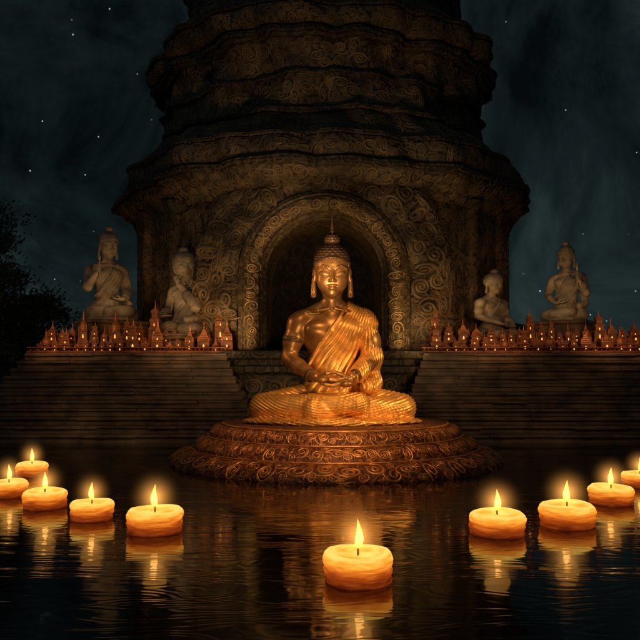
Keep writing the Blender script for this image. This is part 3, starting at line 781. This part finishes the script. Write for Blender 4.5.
tree(-14.8,30,9.3,1.9,1); tree(-17.5,34,11,2.6,2); tree(-13.9,33,5.6,1.7,5)

# ------------------------------------------------------------------ WORLD
w=bpy.data.worlds.new('World'); scene.world=w; w.use_nodes=True; nt=w.node_tree; N=nt.nodes; L=nt.links
for n_ in list(N): N.remove(n_)
out=N.new('ShaderNodeOutputWorld'); tc=N.new('ShaderNodeTexCoord')
sky=N.new('ShaderNodeTexSky'); sky.sky_type='NISHITA'; sky.sun_disc=False; sky.sun_elevation=math.radians(-6); sky.sun_rotation=math.radians(200)
b1=N.new('ShaderNodeBackground'); L.new(sky.outputs[0],b1.inputs['Color']); b1.inputs['Strength'].default_value=.05
n1=N.new('ShaderNodeTexNoise'); n1.inputs['Scale'].default_value=3.6; n1.inputs['Detail'].default_value=7; n1.inputs['Roughness'].default_value=.62; n1.inputs['Distortion'].default_value=.6
L.new(tc.outputs['Generated'],n1.inputs['Vector'])
cr=N.new('ShaderNodeValToRGB'); e=cr.color_ramp.elements; e[0].position=.38; e[0].color=(.0016,.003,.0036,1); e[1].position=.70; e[1].color=(.026,.042,.042,1); q=e.new(.53); q.color=(.0075,.0135,.0145,1)
L.new(n1.outputs['Fac'],cr.inputs['Fac'])
vo=N.new('ShaderNodeTexVoronoi'); vo.inputs['Scale'].default_value=60; L.new(tc.outputs['Generated'],vo.inputs['Vector'])
lt=N.new('ShaderNodeMath'); lt.operation='LESS_THAN'; lt.inputs[1].default_value=.06; L.new(vo.outputs['Distance'],lt.inputs[0])
sp=N.new('ShaderNodeSeparateColor'); L.new(vo.outputs['Color'],sp.inputs[0])
gt=N.new('ShaderNodeMath'); gt.operation='GREATER_THAN'; gt.inputs[1].default_value=.50; L.new(sp.outputs[0],gt.inputs[0])
mu=N.new('ShaderNodeMath'); mu.operation='MULTIPLY'; L.new(lt.outputs[0],mu.inputs[0]); L.new(gt.outputs[0],mu.inputs[1])
mu2=N.new('ShaderNodeMath'); mu2.operation='MULTIPLY'; L.new(mu.outputs[0],mu2.inputs[0]); L.new(sp.outputs[1],mu2.inputs[1])
mx=N.new('ShaderNodeMix'); mx.data_type='RGBA'; mx.inputs['B'].default_value=(.6,.65,.62,1); L.new(mu2.outputs[0],mx.inputs['Factor']); L.new(cr.outputs['Color'],mx.inputs['A'])
b2=N.new('ShaderNodeBackground'); L.new(mx.outputs['Result'],b2.inputs['Color']); b2.inputs['Strength'].default_value=1
ad=N.new('ShaderNodeAddShader'); L.new(b1.outputs[0],ad.inputs[0]); L.new(b2.outputs[0],ad.inputs[1]); L.new(ad.outputs[0],out.inputs[0])

# ------------------------------------------------------------------ LIGHTS
sd=bpy.data.lights.new('moon','SUN'); sd.energy=.06; sd.color=(.65,.85,1); sd.angle=.02
so=bpy.data.objects.new('moon',sd); so.rotation_euler=(math.radians(50),0,math.radians(-35)); COL.objects.link(so)
def spot(loc,tgt,en,ang,col=(1,.62,.26),size=.25,blend=.6):  # lamps added to brighten statues, pedestal, steps and temple; no visible fixtures
    d=bpy.data.lights.new('added_warm_spot','SPOT'); d.energy=en; d.color=col; d.spot_size=math.radians(ang); d.spot_blend=blend; d.shadow_soft_size=size
    o=bpy.data.objects.new('added_warm_spot',d); o.location=loc; o.rotation_euler=(Vector(tgt)-Vector(loc)).to_track_quat('-Z','Y').to_euler(); COL.objects.link(o)
spot((6.2,11.0,4.3),(.8,16,1.5),1450,30,(1,.66,.29),.35)
spot((.8,8.5,1.2),(.3,16,.7),380,24,(1,.62,.25),.4)
spot((2.4,9.8,4.2),(.4,15.6,4.15),210,14,(1,.64,.28),.4,1)
spot((-5.2,15.8,4.8),(0,16,3.4),190,34,(1,.5,.2))
spot((0.3,11.5,7.5),(.3,14.9,.3),1000,46,(1,.54,.2),.5)
spot((0.1,11,1.2),(.1,21,5.2),300,60,(1,.66,.30),.4,1)
for s in(-1,1): spot((s*6.2,13.5,1.4),(s*1.6,21.5,5.2),560,58,(1,.64,.28),.4,1)
for s in(-1,1): spot((s*3.0,19.9,2.5),(s*2.6,21.8,4.6),120,110,(1,.6,.24),.3,1)
for s in(-1,1): spot((s*5.5,14.0,4.2),(s*5.2,20.5,1.2),140,80,(1,.58,.26),.4,1)
spot((0,13,3.0),(0,23,12.5),750,75,(1,.68,.38),.5,1)
for x in(-7.6,-4.4,5.2,8.6): spot((x,19.2,3.6),(x,22.6,3.2),95,105,(1,.50,.18),.3,1)
spot((-5.9,21.6,4.2),(-7.5,24,5.3),65,70,(1,.58,.24),.12,.6)
spot((-5.8,21.4,4.2),(-4.5,23,4.7),50,50,(1,.58,.24),.12,.6)
spot((4.1,21.4,4.2),(5.6,23,4.3),45,50,(1,.58,.24),.12,.6)
spot((7.0,21.6,4.2),(8.5,24,5.0),60,70,(1,.58,.24),.12,.6)

# ------------------------------------------------------------------ CAMERA
cd=bpy.data.cameras.new('camera'); cd.sensor_width=36; cd.lens=36*700/640; cd.shift_y=50/640; cd.clip_end=4000
co=bpy.data.objects.new('camera',cd); co.location=(0,0,2); co.rotation_euler=(math.radians(90),0,0); COL.objects.link(co)
scene.camera=co
if ZOOM:
    cd.lens*=2.6; cd.shift_y=.14
